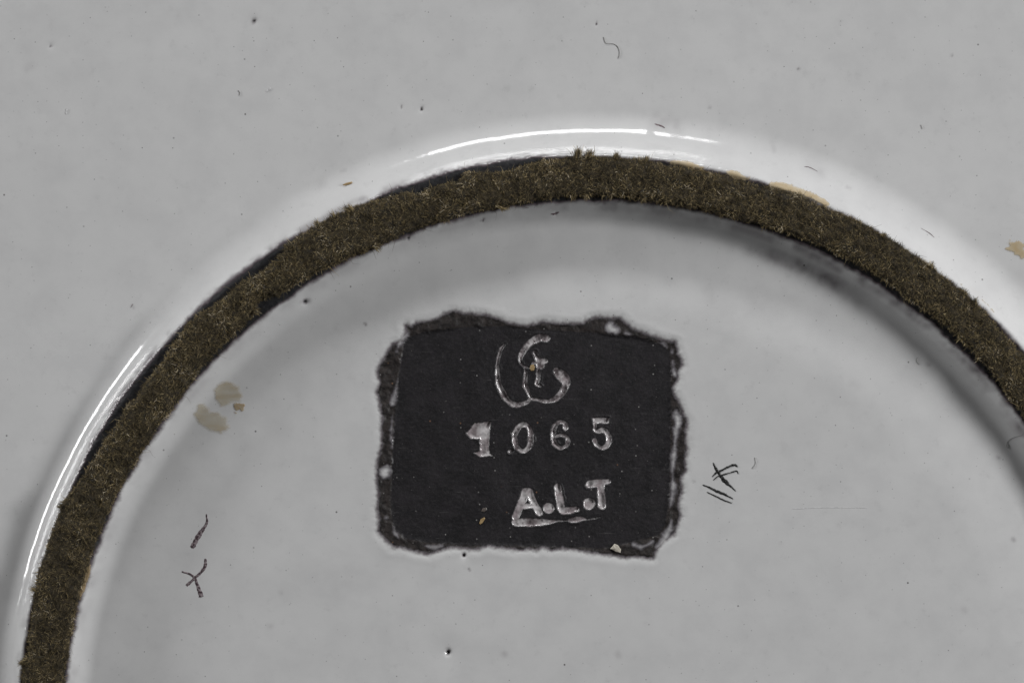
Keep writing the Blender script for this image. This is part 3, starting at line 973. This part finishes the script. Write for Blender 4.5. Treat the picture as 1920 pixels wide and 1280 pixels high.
M_FLAW = mark_material('dark glaze flaw', rgb(.12, .08, .09), rgb(.32, .27, .28), 5.0, amount=.7)
for st, lab in (([(1228, 231, 1.0), (1235, 233, 2.4), (1241, 235, 2.4), (1248, 239, 1.0)], 'short dark red crack in the glaze above the ring'),
                ([(1509, 312, .6), (1516, 312, 1.2), (1524, 315, 1.1), (1535, 321, .4)], 'thin dark crack on the outer slope, upper right'),
                ([(1728, 427, .5), (1737, 432, .8), (1745, 437, 1.3), (1754, 445, .7)], 'thin bent crack on the outer slope, far right'),
                ([(1032, 402, 1.2), (1040, 401, 2.6), (1049, 398, 1.6)], 'dark slit in the glaze under the top of the felt'),
                ([(902, 414, .7), (909, 411, 1.4)], 'small dark nick under the top left of the felt'),
                ([(243, 577, .4), (248, 569, .9)], 'small dark nick outside the ring at the left'),
                ([(983, 390, .7), (992, 391, .5)], 'tiny dark nick at the inner felt edge')):
    ribbon('glaze_flaw', [[(x_, y_, w_ * .8) for (x_, y_, w_) in st]], M_FLAW, root, height=.3, jag=.25)['label'] = lab

# scratches
M_SCR = mark_material('scratch', rgb(.48, .48, .48), rgb(.66, .66, .66), 7.0, amount=.9)
ribbon('scratch', [[(1484, 953.5, .25), (1540, 951, .45), (1590, 951, .4), (1626, 951.5, .25)]], M_SCR, root, height=.1, jag=.3)['label'] = 'faint straight scratch right of the painted marks'

def tube(name, pts, rad, mat, label, cat='lint', group=None, lift=0.2, arch=.6):
    P = np.array(pts, float)
    t = np.concatenate([[0], np.cumsum(np.hypot(*np.diff(P, axis=0).T))])
    m = max(12, int(t[-1] / 1.5))
    tt = np.linspace(0, t[-1], m)
    x, y = np.interp(tt, t, P[:, 0]), np.interp(tt, t, P[:, 1])
    for _ in range(3):
        kk = max(3, (m // 9) | 1)
        x = np.convolve(np.pad(x, kk // 2, mode='edge'), np.ones(kk) / kk, 'valid')
        y = np.convolve(np.pad(y, kk // 2, mode='edge'), np.ones(kk) / kk, 'valid')
    z = surf(x, y) + rad * .8 + arch * np.abs(np.sin(tt / t[-1] * math.pi * 2))
    dx, dy = np.gradient(x), np.gradient(y)
    L = np.hypot(dx, dy) + 1e-9
    ring = []
    for j in range(5):
        a = 2 * math.pi * j / 5
        ring.append(to_world(x - dy / L * math.cos(a) * rad, y + dx / L * math.cos(a) * rad, z + math.sin(a) * rad))
    VV = np.concatenate(ring)
    FQ = []
    for j in range(5):
        a0, b0 = j * m + np.arange(m - 1), ((j + 1) % 5) * m + np.arange(m - 1)
        FQ.append(np.stack([a0, a0 + 1, b0 + 1, b0], -1))
    o = make_mesh(name, VV, np.concatenate(FQ), mat)
    return tag(o, label, cat, group)


M_HAIR = mark_material('dark lint', rgb(.15, .145, .14), rgb(.27, .26, .25), 6.0)
M_PALE = mark_material('pale lint', rgb(.78, .78, .78), rgb(.7, .7, .7), 6.0)
tube('lint_fibre', zm([(1473, 197), (1484, 222), (1486, 242), (1505, 238), (1530, 238), (1558, 254), (1570, 285), (1567, 310), (1555, 329)], 640, 0, 1 / 3), .42, M_HAIR,
     'dark curled lint fibre on the white glaze above the ring')
tube('lint_fibre', zm([(743, 173), (753, 210), (745, 250), (715, 282)], *Z6), .4, M_HAIR, 'small dark arc of lint right of the black K-like mark')
tube('lint_fibre', [(1918, 815), (1900, 820), (1891, 826), (1887, 835), (1890, 842), (1894, 838), (1892, 831)], .3, M_HAIR, 'looped lint fibre near the ring at the right edge')
tube('lint_fibre', [(1722, 669), (1718, 674), (1720, 680), (1726, 684)], .4, M_HAIR, 'tiny hooked lint fibre inside the ring, upper right')
tube('lint_fibre', zm([(1322, 498), (1335, 515), (1328, 532)], 0, 0, .336), .4, M_HAIR, 'tiny bent dark lint fibre on the glaze, upper left')
tube('lint_fibre', zm([(1478, 507), (1495, 498), (1508, 483)], 0, 0, .336), .45, M_PALE, 'tiny pale lint fibre on the glaze, upper left')
tube('lint_fibre', zm([(360, 636), (361, 618), (368, 600)], 0, 0, .336), .45, M_PALE, 'straight pale lint fibre near the left edge of the picture')
tube('lint_fibre', zm([(1340, 690), (1342, 700), (1348, 716)], *Z3), .4, M_HAIR, 'tiny dark lint fibre on the glaze, upper right')


def chip(name, poly, thick, mat, label, cat, tilt=0.0, z0=.3):
    P = np.array(poly, float)
    c = P.mean(0)
    m = len(P)
    bz = surf(P[:, 0], P[:, 1]).max() + z0
    rise = tilt * (P[:, 0] - P[:, 0].min())
    VV = [to_world(P[:, 0], P[:, 1], bz + rise), to_world(c[0] + (P[:, 0] - c[0]) * .82, c[1] + (P[:, 1] - c[1]) * .82, bz + thick + rise + rng.uniform(-.3, .5, m) * thick),
          to_world(c[:1], c[1:], np.array([bz + thick * 1.25 + rise.mean()]))]
    VV = np.concatenate(VV)
    FQ = []
    for i in range(m):
        j = (i + 1) % m
        FQ += [[i, i + m, j + m], [i, j + m, j], [i + m, 2 * m, j + m]]
    o = make_mesh(name, VV, np.array(FQ)[:, ::-1], mat, smooth=False)
    return tag(o, label, cat)


M_CHIP = mark_material('ivory chip', rgb(.62, .58, .50), rgb(.42, .38, .31), 5.0)
M_FLAKE = mark_material('tan flake', rgb(.42, .30, .15), rgb(.28, .19, .09), 5.0)
Z8 = (1060, 840, .1718)
chip('chip', zm([(488, 1095), (520, 1060), (535, 1040), (575, 1055), (608, 1105), (600, 1140), (555, 1130), (520, 1110)], *Z8), 3.0, M_CHIP, 'pale ivory chip caught at the lower right edge of the black panel', 'chip', .06)
chip('flake', zm([(993, 192), (1012, 182), (1046, 174), (1049, 183), (1030, 191), (1000, 197)], 300, 280, .3438), .9, M_FLAKE, 'small tan flake on the white glaze left of the top highlight', 'flake')
chip('flake', zm([(120, 1190), (128, 1165), (150, 1152), (155, 1160), (140, 1185), (126, 1195)], *G), .9, M_FLAKE, 'brown sliver on the black panel left of the letter A', 'flake')
chip('flake', zm([(132, 1118), (140, 1100), (163, 1095), (165, 1108), (148, 1122)], *G), .8, mark_material('grey flake', rgb(.12, .10, .09), rgb(.2, .18, .17), 4), 'dull grey brown fleck above the brown sliver on the panel', 'flake')
chip('flake', zm([(415, 285), (420, 265), (438, 258), (446, 275), (440, 295), (424, 297)], *G), 1.0, M_FLAKE, 'golden crumb caught in the stamped monogram', 'flake')
